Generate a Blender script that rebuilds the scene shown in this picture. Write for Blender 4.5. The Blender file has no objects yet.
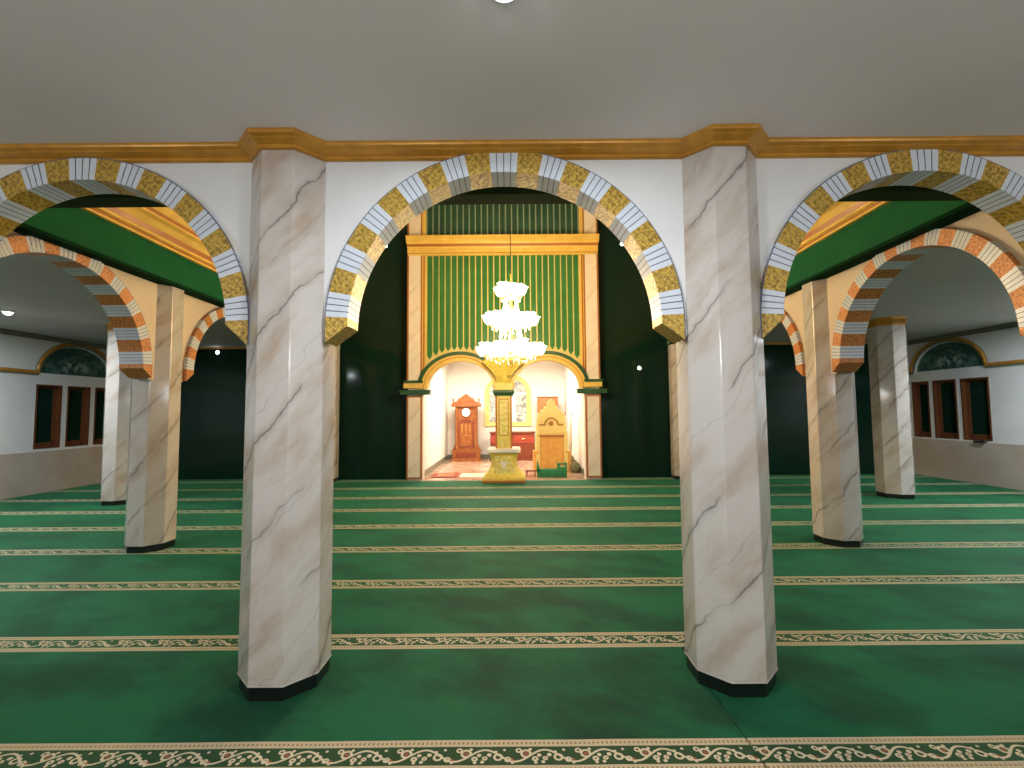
import bpy, bmesh, math, random
from mathutils import Vector, Matrix
from math import sin, cos, pi, sqrt
random.seed(7)
sc = bpy.context.scene
COL = sc.collection

# ------------------------------------------------------------------ camera
CAMH, PITCH, ROLL, FPX = 1.772, .0597, .0081, 460.0
cam_d = bpy.data.cameras.new('camera'); cam = bpy.data.objects.new('camera', cam_d); COL.objects.link(cam)
cam_d.sensor_width = 36; cam_d.lens = FPX / 1024 * 36; cam_d.clip_start = .05; cam_d.clip_end = 100
U0 = Vector((0, -sin(PITCH), cos(PITCH))); F0 = Vector((0, cos(PITCH), sin(PITCH))); R0 = Vector((1, 0, 0))
Rr = R0 * cos(ROLL) - U0 * sin(ROLL); Uu = R0 * sin(ROLL) + U0 * cos(ROLL)
cam.matrix_world = Matrix(((Rr.x, Uu.x, -F0.x, 0), (Rr.y, Uu.y, -F0.y, 0), (Rr.z, Uu.z, -F0.z, CAMH), (0, 0, 0, 1)))
sc.camera = cam

# ------------------------------------------------------------------ world, exposure
w = bpy.data.worlds.new('world'); sc.world = w; w.use_nodes = True
w.node_tree.nodes['Background'].inputs[0].default_value = (.012, .016, .02, 1)
w.node_tree.nodes['Background'].inputs[1].default_value = 1
vs = sc.view_settings
vs.view_transform = 'Standard'; vs.look = 'None'; vs.gamma = 1; vs.use_curve_mapping = False; vs.exposure = 0.0

def light(name, kind, loc, power, color, size=.2, rot=(0, 0, 0), size_y=None):
    l = bpy.data.lights.new(name, kind); l.energy = power; l.color = color
    if kind == 'AREA':
        l.size = size
        if size_y: l.shape = 'RECTANGLE'; l.size_y = size_y
        else: l.shape = 'DISK'
    else: l.shadow_soft_size = size
    o = bpy.data.objects.new(name, l); COL.objects.link(o); o.location = loc; o.rotation_euler = rot
    return o
COOL = (.90, .95, 1.0); WARM = (1.0, .74, .42); CREAM = (1.0, .90, .76)
FRONT_LAMP = (-.02, 1.835, 3.56)
light('front_ceiling_light', 'AREA', (-.02, 1.835, 3.50), 52, COOL, .14)
for x in (-5.0, -1.2, 1.2, 5.0):
    light('ceiling_fill_light', 'POINT', (x, -.8, 2.55), 72 if abs(x) < 2 else 92, (1.0, .96, .94), .25)  # unseen fill added behind the camera to brighten the near ceiling
for i, (x, y, p) in enumerate(((-8.75, 7.9, 95), (9.35, 7.9, 130), (-7.4, 3.6, 120), (7.4, 3.6, 120))):
    light('aisle_ceiling_light', 'AREA', (x, y, 3.49), p, COOL, .16)
CHX, CHY = -.01, 8.5
for z, r, p in ((4.05, .3, 215), (3.5, .5, 340), (2.93, .62, 450)):
    light('chandelier_light', 'POINT', (CHX, CHY, z + .12), p, WARM, r * .8)
for x in (-1.5, 1.1):
    light('mihrab_room_light', 'AREA', (x, 14.9, 3.45), 155, CREAM, 1.1)

# ------------------------------------------------------------------ material nodes
class N:
    """a socket of a shader node tree with arithmetic"""
    def __init__(s, t, sock): s.t = t; s.s = sock
    def _m(s, op, b=None, c=None, clamp=False):
        n = s.t.nodes.new('ShaderNodeMath'); n.operation = op; n.use_clamp = clamp
        for i, v in enumerate((s, b, c)):
            if v is None: continue
            if isinstance(v, N): s.t.links.new(v.s, n.inputs[i])
            else: n.inputs[i].default_value = v
        return N(s.t, n.outputs[0])
    def __add__(a, b): return a._m('ADD', b)
    def __sub__(a, b): return a._m('SUBTRACT', b)
    def __mul__(a, b): return a._m('MULTIPLY', b)
    def __truediv__(a, b): return a._m('DIVIDE', b)
    def lt(a, b): return a._m('LESS_THAN', b)
    def gt(a, b): return a._m('GREATER_THAN', b)
    def abs(a): return a._m('ABSOLUTE')
    def mod(a, b): return a._m('FLOORED_MODULO', b)
    def cos(a): return a._m('COSINE')
    def sin(a): return a._m('SINE')
    def max(a, b): return a._m('MAXIMUM', b)
    def min(a, b): return a._m('MINIMUM', b)
    def pow(a, b): return a._m('POWER', b)
    def sat(a): return a._m('ADD', 0.0, clamp=True)

class Mat:
    def __init__(s, name, color=(.8, .8, .8), rough=.5, metal=0, spec=.5, emit=None, es=0, coat=0, sheen=0):
        s.m = bpy.data.materials.new(name); s.m.use_nodes = True; s.t = s.m.node_tree
        s.b = s.t.nodes['Principled BSDF']
        s.set('Base Color', (*color, 1)); s.set('Roughness', rough); s.set('Metallic', metal)
        s.set('Specular IOR Level', spec); s.set('Coat Weight', coat); s.set('Sheen Weight', sheen)
        s.m.diffuse_color = (*color, 1)
        if emit: s.set('Emission Color', (*emit, 1)); s.set('Emission Strength', es)
    def set(s, k, v):
        if isinstance(v, N): s.t.links.new(v.s, s.b.inputs[k])
        else: s.b.inputs[k].default_value = v
    def coord(s, kind='Object'):
        n = s.t.nodes.new('ShaderNodeTexCoord'); return N(s.t, n.outputs[kind])
    def rand(s):
        n = s.t.nodes.new('ShaderNodeObjectInfo'); return N(s.t, n.outputs['Random'])
    def xyz(s, v):
        n = s.t.nodes.new('ShaderNodeSeparateXYZ'); s.t.links.new(v.s, n.inputs[0]); return [N(s.t, o) for o in n.outputs]
    def vec(s, *a):
        n = s.t.nodes.new('ShaderNodeCombineXYZ')
        for i, v in enumerate(a):
            if isinstance(v, N): s.t.links.new(v.s, n.inputs[i])
            else: n.inputs[i].default_value = v
        return N(s.t, n.outputs[0])
    def noise(s, v, scale, detail=3, rough=.5, dist=0):
        n = s.t.nodes.new('ShaderNodeTexNoise'); s.t.links.new(v.s, n.inputs['Vector'])
        n.inputs['Scale'].default_value = scale; n.inputs['Detail'].default_value = detail
        n.inputs['Roughness'].default_value = rough; n.inputs['Distortion'].default_value = dist
        return N(s.t, n.outputs['Fac'])
    def voro(s, v, scale, out='Distance', feature='F1'):
        n = s.t.nodes.new('ShaderNodeTexVoronoi'); n.feature = feature; s.t.links.new(v.s, n.inputs['Vector'])
        n.inputs['Scale'].default_value = scale; return N(s.t, n.outputs[out])
    def mix(s, f, a, b):
        n = s.t.nodes.new('ShaderNodeMix'); n.data_type = 'RGBA'
        if isinstance(f, N): s.t.links.new(f.s, n.inputs[0])
        else: n.inputs[0].default_value = f
        for i, v in ((6, a), (7, b)):
            if isinstance(v, N): s.t.links.new(v.s, n.inputs[i])
            else: n.inputs[i].default_value = (*v, 1)
        return N(s.t, n.outputs[2])
    def step(s, v, a, b):
        n = s.t.nodes.new('ShaderNodeMapRange'); n.interpolation_type = 'SMOOTHSTEP'
        s.t.links.new(v.s, n.inputs[0]); n.inputs[1].default_value = a; n.inputs[2].default_value = b
        return N(s.t, n.outputs[0])
    def bump(s, h, strength=.3, dist=.01):
        n = s.t.nodes.new('ShaderNodeBump'); n.inputs['Strength'].default_value = strength
        n.inputs['Distance'].default_value = dist; s.t.links.new(h.s, n.inputs['Height'])
        s.t.links.new(n.outputs[0], s.b.inputs['Normal'])

def mottled(name, c1, c2, scale=6, rough=.5, bump=0, **k):
    m = Mat(name, c1, rough, **k); f = m.noise(m.coord(), scale, 4)
    m.set('Base Color', m.mix(m.step(f, .3, .7), c1, c2))
    if bump: m.bump(f, bump)
    return m

def marble(name, base, tint, vein, rough=.16, wrap=False):
    m = Mat(name, base, rough); x, y, z = m.xyz(m.coord()); r = m.rand() * 37.0
    if wrap: x, y = x._m('ARCTAN2', y * -1.0) * .27, y * .0
    p = m.vec(x + r, y + r * .31, z + r * .7)
    n1 = m.noise(p, 1.9, 4, .55)
    diag = z * .70 - x * .80 + y * .45 + n1 * .26 + r
    along = x * .75 + z * .8
    tex = m.vec(diag * 3.2, along * .9 + r, y * .5)
    blot = m.noise(tex, 1.3, 4, .6)
    c = m.mix(m.step(blot, .42, .72), base, tint)
    n2 = m.noise(p, 5.0, 5, .6)
    q = (diag + n2 * .07).mod(.46)
    line = (q - .23).abs()
    gate = m.step(m.noise(m.vec(diag * 1.1, along * 1.3, r), 1.2, 2), .40, .52)
    v = (m.step(line, .012, .0015) * gate).max(m.step(line, .05, .0) * gate * .28)
    q2 = ((diag * 1.31 + n2 * .16 + .2).mod(.83) - .4).abs()
    v = v.max(m.step(q2, .006, .0005) * .4)
    c = m.mix(v * .75, c, vein)
    m.set('Base Color', c)
    return m

M = {}
M['marble'] = marble('marble', (.60, .565, .525), (.46, .37, .29), (.13, .11, .10), .11, wrap=True)
M['pilaster_marble'] = marble('pilaster_marble', (.88, .80, .68), (.80, .69, .56), (.6, .47, .34), .3)
M['plinth'] = Mat('plinth_black', (.006, .009, .008), .3)
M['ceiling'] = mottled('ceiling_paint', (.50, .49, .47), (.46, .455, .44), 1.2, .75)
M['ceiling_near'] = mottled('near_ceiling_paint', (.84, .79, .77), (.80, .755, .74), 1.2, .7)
M['wall'] = mottled('wall_paint', (.80, .82, .82), (.74, .76, .77), 1.5, .55)
M['cream'] = mottled('cream_paint', (.74, .62, .46), (.70, .57, .42), 2.0, .5)
M['gold_paint'] = mottled('gold_paint', (.62, .30, .035), (.50, .23, .025), 9, .3, metal=.2)
M['yellow_gold'] = mottled('yellow_gold_paint', (.84, .60, .14), (.77, .51, .10), 5, .38)
M['pale_gold'] = mottled('pale_gold_paint', (.80, .66, .27), (.74, .58, .2), 5, .4)
M['sage'] = Mat('sage_paint', (.26, .36, .25), .4)
M['upper_green'] = mottled('upper_board_green', (.014, .075, .038), (.01, .055, .03), 3, .25)
M['orange_edge'] = Mat('orange_brown_edge', (.42, .15, .03), .4)
M['green_paint'] = mottled('green_paint', (.022, .105, .035), (.018, .085, .03), 3, .42)
M['lip'] = Mat('beam_edge_paint', (.022, .05, .018), .8, spec=.1)
M['underside_shade'] = Mat('underside_shade_green', (.004, .030, .012), .85, spec=.05)
M['fascia_green'] = mottled('fascia_green', (.005, .115, .040), (.004, .095, .033), 2, .75, spec=.15)
M['board_green'] = mottled('board_green', (.045, .21, .05), (.035, .17, .04), 3, .25)
M['night_glass'] = Mat('night_glass', (.006, .026, .016), .10, spec=.18)
M['white_tile'] = Mat('white_fluted_tile', (.66, .72, .80), .25)
M['tile_groove'] = Mat('tile_groove', (.10, .13, .22), .5)
M['white'] = Mat('white_enamel', (.8, .8, .78), .3)
M['brass'] = Mat('brass', (.75, .48, .14), .25, metal=.9)
M['black'] = Mat('black_plastic', (.012, .012, .012), .4)
M['wood_frame'] = mottled('window_wood', (.17, .06, .022), (.11, .036, .014), 14, .4)
M['wood_clock'] = mottled('clock_wood', (.34, .115, .03), (.22, .062, .016), 11, .35)
M['wood_dark'] = mottled('chest_wood', (.22, .045, .02), (.15, .03, .014), 9, .35)
M['wood_board'] = mottled('panel_wood', (.40, .15, .05), (.30, .10, .03), 9, .4)
M['pulpit_yellow'] = mottled('pulpit_gilding', (.88, .76, .34), (.80, .64, .22), 18, .4, bump=.2)
M['pulpit_orange'] = mottled('pulpit_wood', (.82, .47, .13), (.74, .38, .09), 10, .35)
M['lime'] = mottled('lime_gilding', (.80, .68, .16), (.70, .56, .09), 16, .4, bump=.2)
M['lime_panel'] = mottled('lime_flower_panel', (.84, .76, .34), (.60, .54, .10), 20, .4)
M['crate'] = Mat('green_plastic', (.03, .26, .10), .35)
M['red_rug'] = mottled('red_rug_pile', (.42, .05, .03), (.20, .05, .03), 16, .9)
M['pale_mat'] = mottled('pale_mat', (.72, .68, .55), (.6, .58, .42), 16, .9)
M['sack'] = mottled('sack_cloth', (.62, .56, .47), (.5, .44, .36), 9, .9, bump=.3)
M['sack_dark'] = mottled('sack_cloth_olive', (.22, .21, .13), (.16, .15, .09), 9, .9, bump=.3)
M['room_wall'] = Mat('room_wall_paint', (.84, .81, .76), .6)
M['skirting'] = mottled('grey_green_skirting', (.20, .21, .15), (.15, .16, .12), 9, .3)
M['lamp'] = Mat('lamp_glow', (1, 1, 1), .5, emit=(.92, .96, 1), es=14)
M['bulb'] = Mat('chandelier_bulb', (1, .9, .7), .4, emit=(1, .86, .58), es=22)
M['shade_glass'] = Mat('chandelier_glass', (1, .95, .85), .25, emit=(1, .84, .55), es=6)
M['crystal'] = Mat('crystal', (1, .97, .9), .08, emit=(1, .85, .6), es=1.6)

# wainscot of small beige tiles
m = Mat('beige_tile', (.6, .5, .4), .35); x, y, z = m.xyz(m.coord())
f = m.noise(m.coord(), 1.4, 3); c = m.mix(m.step(f, .35, .65), (.56, .49, .43), (.50, .42, .34))
g = ((y.mod(.25) - .125).abs().gt(.1225)).max((z.mod(.25) - .125).abs().gt(.1225))
m.set('Base Color', m.mix(g * .35, c, (.40, .35, .29))); M['wainscot'] = m
# pinkish marble floor of the back room
m = Mat('pink_marble_floor', (.6, .4, .3), .12); p = m.coord()
f = m.noise(p, 2.2, 6, .65, .8); m.set('Base Color', m.mix(m.step(f, .35, .62), (.62, .45, .33), (.46, .27, .18))); M['room_floor'] = m
# gold mosaic
def mosaic(name, hi, lo, mid, line):
    m = Mat(name, hi, .36, metal=.12); p = m.coord()
    cell = m.voro(p, 48); n2 = m.noise(p, 22, 3)
    x, y, z = m.xyz(p)
    dg = ((((x + z + y).mod(.055) - .0275).abs()).lt(.004)).max((((x - z + y * .6).mod(.055) - .0275).abs()).lt(.004))
    c = m.mix(m.step(cell, .25, .75), hi, lo)
    c = m.mix(m.step(n2, .4, .7) * .6, c, mid); c = m.mix(dg * .35, c, line)
    m.set('Base Color', c); m.bump(cell, .4, .008); return m
M['mosaic'] = mosaic('gold_mosaic', (.62, .40, .055), (.26, .15, .018), (.46, .29, .035), (.8, .6, .2))
M['warm_lit_mosaic'] = mosaic('warm_lit_mosaic', (.66, .25, .06), (.34, .11, .02), (.52, .18, .035), (.8, .42, .18))  # gold mosaic with the nave's warm light put into its colour
# stained lunette glass
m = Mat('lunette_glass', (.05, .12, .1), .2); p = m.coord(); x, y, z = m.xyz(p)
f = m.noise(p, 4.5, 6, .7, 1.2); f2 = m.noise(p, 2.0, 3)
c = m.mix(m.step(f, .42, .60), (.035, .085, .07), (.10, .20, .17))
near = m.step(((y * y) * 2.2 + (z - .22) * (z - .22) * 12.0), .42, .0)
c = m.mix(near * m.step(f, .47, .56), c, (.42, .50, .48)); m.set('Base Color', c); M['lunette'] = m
# grey foliage picture
m = Mat('picture_print', (.5, .5, .5), .5); p = m.coord()
f = m.noise(p, 6, 6, .7, .6); m.set('Base Color', m.mix(m.step(f, .40, .56), (.20, .22, .22), (.62, .63, .60))); M['picture'] = m

# prayer carpet: green pile with a scroll border round y = 0
def carpet_mat():
    m = Mat('prayer_carpet', (.01, .1, .04), .75, spec=.18, sheen=.30)
    m.set('Sheen Roughness', .4); m.set('Sheen Tint', (.2, 1, .5, 1))
    P = .31; pc = m.coord(); x, y, z = m.xyz(pc); r = m.rand()
    wv = m.noise(m.vec(x * .8, r * 90.0, 0), 1.6, 2) * .012 - .006
    y = y + wv
    u = x.mod(P) - P / 2; ay = y.abs()
    a = u * (2 * pi / P); A = .040
    sl = a.sin() * (A * 2 * pi / P)
    vine = (y - a.cos() * A).abs() / ((sl * sl + 1.0)._m('SQRT'))
    mask = vine.lt(.0060)
    def L(cx, cy): return (((u - cx) * (u - cx)) + ((y - cy) * (y - cy)))._m('SQRT')
    for cx, cy, rr, wd in ((-.098, .014, .023, .0065), (.068, -.010, .019, .006), (-.052, -.022, .011, .006), (.118, -.026, .013, .005), (-.135, .036, .012, .005)):
        mask = mask.max((L(cx, cy) - rr).abs().lt(wd))
    for cx, cy, rr in ((-.03, .003, .011), (.0, -.018, .014), (.022, .006, .012), (-.012, -.042, .010), (.142, -.046, .009), (.055, .026, .009), (-.075, .044, .009), (.10, .04, .008), (-.05, -.046, .009)):
        mask = mask.max(L(cx, cy).lt(rr))
    red = L(-.098, .014).lt(.010).max(L(.0, -.018).lt(.005)).max(L(.142, -.028).lt(.008))
    grain = m.noise(pc, 160, 2)
    inner = m.mix(mask, (.020, .045, .016), (.56, .47, .33)); inner = m.mix(red, inner, (.32, .07, .04))
    band = m.mix(((x.mod(.024) - .012).abs().lt(.005)) * ((ay - .089).abs().lt(.008)), (.48, .385, .25), (.22, .12, .055))
    stripe = m.mix(ay.gt(.064), inner, band)
    brush = m.noise(m.vec(x * .9 - y * .9 + r * 50.0, y * 1.5 + x * .9, r * 9.0), 1.1, 5, .6)
    pile = m.mix(m.step(brush, .33, .62), (.001, .022, .009), (.003, .088, .034))
    pile = m.mix(grain * .25, pile, (.003, .065, .026))
    m.set('Base Color', m.mix(ay.lt(.1145), pile, stripe))
    m.bump(grain, .25, .004)
    return m
M['carpet'] = carpet_mat()

# ------------------------------------------------------------------ mesh helpers
class MB:
    def __init__(s): s.v = []; s.f = []; s.m = []; s.mats = []
    def mi(s, k):
        if k not in s.mats: s.mats.append(k)
        return s.mats.index(k)
    def add(s, vs, fs, mat):
        b = len(s.v); s.v += [tuple(v) for v in vs]; i = s.mi(mat)
        for f in fs: s.f.append(tuple(b + q for q in f)); s.m.append(i)
        return s
    def box(s, a, b, mat, taper=None):
        (x0, y0, z0), (x1, y1, z1) = a, b; t = taper or 0
        vs = [(x0, y0, z0), (x1, y0, z0), (x1, y1, z0), (x0, y1, z0), (x0 + t, y0 + t, z1), (x1 - t, y0 + t, z1), (x1 - t, y1 - t, z1), (x0 + t, y1 - t, z1)]
        return s.add(vs, [(0, 3, 2, 1), (4, 5, 6, 7), (0, 1, 5, 4), (1, 2, 6, 5), (2, 3, 7, 6), (3, 0, 4, 7)], mat)
    def lathe(s, prof, mat, n=24, c=(0, 0, 0), ph=0, sx=1, sy=1):
        """prof: (r, z) from the bottom up"""
        vs = [(c[0] + r * sx * cos(ph + 2 * pi * k / n), c[1] + r * sy * sin(ph + 2 * pi * k / n), c[2] + z) for r, z in prof for k in range(n)]
        fs = [(j * n + k, j * n + (k + 1) % n, (j + 1) * n + (k + 1) % n, (j + 1) * n + k) for j in range(len(prof) - 1) for k in range(n)]
        fs += [tuple(range(n - 1, -1, -1)), tuple((len(prof) - 1) * n + k for k in range(n))]
        return s.add(vs, fs, mat)
    def prism(s, pts, y0, y1, mat):
        """outline in x,z (counter-clockwise seen from -y) given depth y0..y1"""
        n = len(pts)
        vs = [(x, y0, z) for x, z in pts] + [(x, y1, z) for x, z in pts]
        fs = [tuple(range(n)), tuple(range(2 * n - 1, n - 1, -1))] + [(k, k + n, (k + 1) % n + n, (k + 1) % n) for k in range(n)]
        return s.add(vs, fs, mat)
    def tube(s, pts, r, mat, n=8, closed=False):
        pts = [Vector(p) for p in pts]; rings = []
        for i, p in enumerate(pts):
            d = (pts[min(i + 1, len(pts) - 1)] - pts[max(i - 1, 0)]).normalized()
            a = d.orthogonal().normalized() if abs(d.z) > .95 else d.cross(Vector((0, 0, 1))).normalized()
            b = d.cross(a); rr = r[i] if isinstance(r, (list, tuple)) else r
            rings.append([tuple(p + (a * cos(2 * pi * k / n) + b * sin(2 * pi * k / n)) * rr) for k in range(n)])
        vs = [v for q in rings for v in q]
        fs = [(j * n + k, j * n + (k + 1) % n, (j + 1) * n + (k + 1) % n, (j + 1) * n + k) for j in range(len(pts) - 1) for k in range(n)]
        fs += [tuple(range(n)), tuple((len(pts) - 1) * n + n - 1 - k for k in range(n))]
        return s.add(vs, fs, mat)
    def ball(s, c, r, mat, n=12, sz=1, sx=1, sy=1):
        k = n // 2
        return s.lathe([(max(1e-4, r * sin(pi * j / k)), -r * cos(pi * j / k) * sz) for j in range(k + 1)], mat, n, c, sx=sx, sy=sy)
    def build(s, name, parent=None, smooth=False, bevel=0):
        me = bpy.data.meshes.new(name); me.from_pydata(s.v, [], s.f)
        for k in s.mats: me.materials.append(M[k].m)
        me.polygons.foreach_set('material_index', s.m)
        bm = bmesh.new(); bm.from_mesh(me)
        bmesh.ops.recalc_face_normals(bm, faces=bm.faces); bm.to_mesh(me); bm.free()
        o = bpy.data.objects.new(name, me); COL.objects.link(o)
        if parent is not None: o.parent = parent
        if smooth:
            for p in me.polygons: p.use_smooth = True
            try: me.set_sharp_from_angle(angle=math.radians(40))
            except Exception: pass
        if bevel:
            b = o.modifiers.new('bevel', 'BEVEL'); b.width = bevel; b.segments = 2; b.limit_method = 'ANGLE'
        return o

def thing(name, label, cat, loc=(0, 0, 0), rz=0, group=None):
    o = bpy.data.objects.new(name, None); COL.objects.link(o); o.location = loc; o.rotation_euler = (0, 0, rz)
    o.empty_display_size = .1
    return tag(o, label, cat, group)
def tag(o, label=None, cat=None, group=None):
    if label: o['label'] = label
    if cat: o['category'] = cat
    if group: o['group'] = group
    return o
def struct(o, label=None, cat=None):
    o['kind'] = 'structure'
    return tag(o, label, cat)
def dup(root, loc, rz, label, group=None):
    r = root.copy(); COL.objects.link(r); r.location = loc; r.rotation_euler = (0, 0, rz); r['label'] = label
    if group: r['group'] = group
    for ch in list(root.children):
        c = ch.copy(); COL.objects.link(c); c.parent = r
        for g in list(ch.children):
            d = g.copy(); COL.objects.link(d); d.parent = c
    return r

# ------------------------------------------------------------------ setting: floor, ceilings, outer walls
LX, RX, BY, CZ = -10.8, 10.9, 12.6, 3.6       # side walls, back wall, low ceiling
NL, NR = -4.50, 3.95                          # faces of the nave arcades
VY = 3.72                                     # near rim of the high nave
VTOP = 7.8
o = MB().box((LX - .2, -4, -.12), (RX + .2, BY + .1, -.012), 'plinth').build('floor'); struct(o, 'dark floor slab of the prayer hall under the green carpets', 'floor')
ce = MB()
ce.box((LX - .2, -4, CZ), (RX + .2, VY, CZ + .1), 'ceiling_near')
o = ce.build('ceiling'); struct(o, 'flat grey ceiling over the near arches', 'ceiling')
o = MB().box((LX - .2, VY, CZ), (NL - .3, BY + .1, CZ + .1), 'ceiling').build('ceiling_left'); struct(o, 'flat grey ceiling over the left aisle', 'ceiling')
o = MB().box((NR + .3, VY, CZ), (RX + .2, BY + .1, CZ + .1), 'ceiling').build('ceiling_right'); struct(o, 'flat grey ceiling over the right aisle', 'ceiling')
o = MB().box((NL - .3, VY, VTOP), (NR + .3, BY + .1, VTOP + .1), 'ceiling').build('ceiling_nave'); struct(o, 'high ceiling over the central nave', 'ceiling')
o = MB().box((LX - .2, -4.2, 0), (RX + .2, -4, CZ), 'wall').build('wall_front'); struct(o, 'white wall behind the camera', 'wall')
# beam lip round the near edge of the nave opening
o = MB().box((NL - .3, VY - .12, 3.515), (NR + .3, VY + .06, 3.60), 'lip').build('trim_1'); struct(o, 'dark green beam edge where the near ceiling stops at the nave', 'beam')
o = MB().box((NL - .3, VY + .06, 3.6), (NR + .3, VY + .2, VTOP), 'cream').build('wall_nave_front'); struct(o, 'upper nave wall above the near beam', 'wall')

def side_wall(name, X, s, wins, lun):
    """outer wall at x = X, s = +1 if its room side faces +x; wins: (y0, y1); lun: centre y, rx, rz, z"""
    mb = MB(); z0, z1 = 1.01, 2.48; T = .16
    y = -4.0; back = BY
    xs = lambda a, b: (min(X, X - s * T) if a is None else a, b)
    xa, xb = min(X, X - s * T), max(X, X - s * T)
    for (a, b) in wins:
        mb.box((xa, y, z0), (xb, a, z1), 'wall'); y = b
    mb.box((xa, y, z0), (xb, back, z1), 'wall')
    mb.box((xa, -4, 0), (xb, back, z0), 'wall')
    # upper wall with the lunette hole
    cy, rx, rz, lz = lun; n = 20
    mb.box((xa, -4, z1), (xb, back, lz), 'wall')
    mb.box((xa, -4, lz), (xb, cy - rx, CZ), 'wall'); mb.box((xa, cy + rx, lz), (xb, back, CZ), 'wall')
    ys = [cy - rx * cos(pi * k / n) for k in range(n + 1)]
    zs = [lz + rz * sin(pi * k / n) for k in range(n + 1)]
    for k in range(n):
        for (p, q) in (((ys[k], zs[k]), (ys[k + 1], zs[k + 1])),):
            vs = [(xa, p[0], p[1]), (xa, q[0], q[1]), (xa, q[0], CZ), (xa, p[0], CZ), (xb, p[0], p[1]), (xb, q[0], q[1]), (xb, q[0], CZ), (xb, p[0], CZ)]
            mb.add(vs, [(0, 1, 2, 3), (4, 5, 6, 7), (0, 1, 5, 4), (2, 3, 7, 6)], 'wall')
    return mb.build(name)
LW = [(10.42, 11.02), (11.16, 11.76), (11.90, 12.46)]
RW = [(10.50, 11.16), (11.28, 11.90), (12.02, 12.52)]
LLUN = (11.42, .94, .72, 2.72); RLUN = (11.50, .92, .70, 2.72)
o = side_wall('wall_left', LX, 1, LW, LLUN); struct(o, 'white painted left side wall with three windows under an arched light', 'wall')
o = side_wall('wall_right', RX, -1, RW, RLUN); struct(o, 'white painted right side wall with three windows under an arched light', 'wall')
o = MB().box((LX, -4, 0), (LX + .03, BY, .95), 'wainscot').build('trim_2'); struct(o, 'beige tiled wainscot along the left wall', 'wainscot')
o = MB().box((RX - .03, -4, 0), (RX, BY, .97), 'wainscot').build('trim_3'); struct(o, 'beige tiled wainscot along the right wall', 'wainscot')
o = MB().box((LX, VY, 3.50), (LX + .07, BY, 3.60), 'skirting').box((LX + .07, VY, 3.54), (LX + .12, BY, 3.60), 'skirting').build('trim_4'); struct(o, 'dark moulding between left wall and ceiling', 'moulding')
o = MB().box((RX - .07, VY, 3.50), (RX, BY, 3.60), 'skirting').box((RX - .12, VY, 3.54), (RX - .07, BY, 3.60), 'skirting').build('trim_5'); struct(o, 'dark moulding between right wall and ceiling', 'moulding')

def lunette_band(name, X, s, lun):
    """gold moulding: runs along the wall and arches over the lunette"""
    cy, rx, rz, lz = lun; mb = MB()
    path = [(-4.0, lz + .03)] + [(cy - (rx + .05) * cos(pi * k / 28), lz + .02 + (rz + .05) * sin(pi * k / 28)) for k in range(29)] + [(BY, lz + .03)]
    prof = [(-.055, 0), (-.055, .03), (-.02, .035), (.0, .055), (.03, .055), (.055, .03), (.055, 0)]
    vs = []
    for i, p in enumerate(path):
        a = path[max(i - 1, 0)]; b = path[min(i + 1, len(path) - 1)]
        d = Vector((b[0] - a[0], b[1] - a[1])).normalized(); nrm = Vector((-d.y, d.x))
        if i in (1, 29): nrm = Vector((0, 1)); 
        vs += [(X + s * q, p[0] + nrm.x * o_, p[1] + nrm.y * o_) for o_, q in prof]
    n = len(prof); fs = [(j * n + k, j * n + k + 1, (j + 1) * n + k + 1, (j + 1) * n + k) for j in range(len(path) - 1) for k in range(n - 1)]
    for k, f in enumerate(fs):
        mb.add([vs[q] for q in f], [(0, 1, 2, 3)], 'gold_paint' if (k % (n - 1)) in (2, 3, 4) else 'skirting')
    return mb.build(name)
o = lunette_band('trim_6', LX, 1, LLUN); struct(o, 'gold moulding along the left wall that arches over the lunette', 'moulding')
o = lunette_band('trim_7', RX, -1, RLUN); struct(o, 'gold moulding along the right wall that arches over the lunette', 'moulding')

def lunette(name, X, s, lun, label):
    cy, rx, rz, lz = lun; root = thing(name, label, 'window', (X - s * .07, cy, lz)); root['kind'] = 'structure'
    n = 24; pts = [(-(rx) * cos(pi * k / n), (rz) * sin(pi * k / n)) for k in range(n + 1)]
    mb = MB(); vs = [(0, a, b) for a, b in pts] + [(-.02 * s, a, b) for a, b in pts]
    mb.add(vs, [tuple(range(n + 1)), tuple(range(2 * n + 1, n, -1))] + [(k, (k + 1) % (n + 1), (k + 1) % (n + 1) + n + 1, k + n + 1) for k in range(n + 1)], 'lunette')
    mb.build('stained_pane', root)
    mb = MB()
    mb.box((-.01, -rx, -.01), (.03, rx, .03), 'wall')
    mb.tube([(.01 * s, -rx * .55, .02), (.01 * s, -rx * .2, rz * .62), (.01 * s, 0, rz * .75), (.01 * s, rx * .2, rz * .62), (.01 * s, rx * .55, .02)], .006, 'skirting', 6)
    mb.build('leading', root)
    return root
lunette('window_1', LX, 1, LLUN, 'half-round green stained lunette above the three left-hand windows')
lunette('window_2', RX, -1, RLUN, 'half-round green stained lunette above the three right-hand windows')

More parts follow.
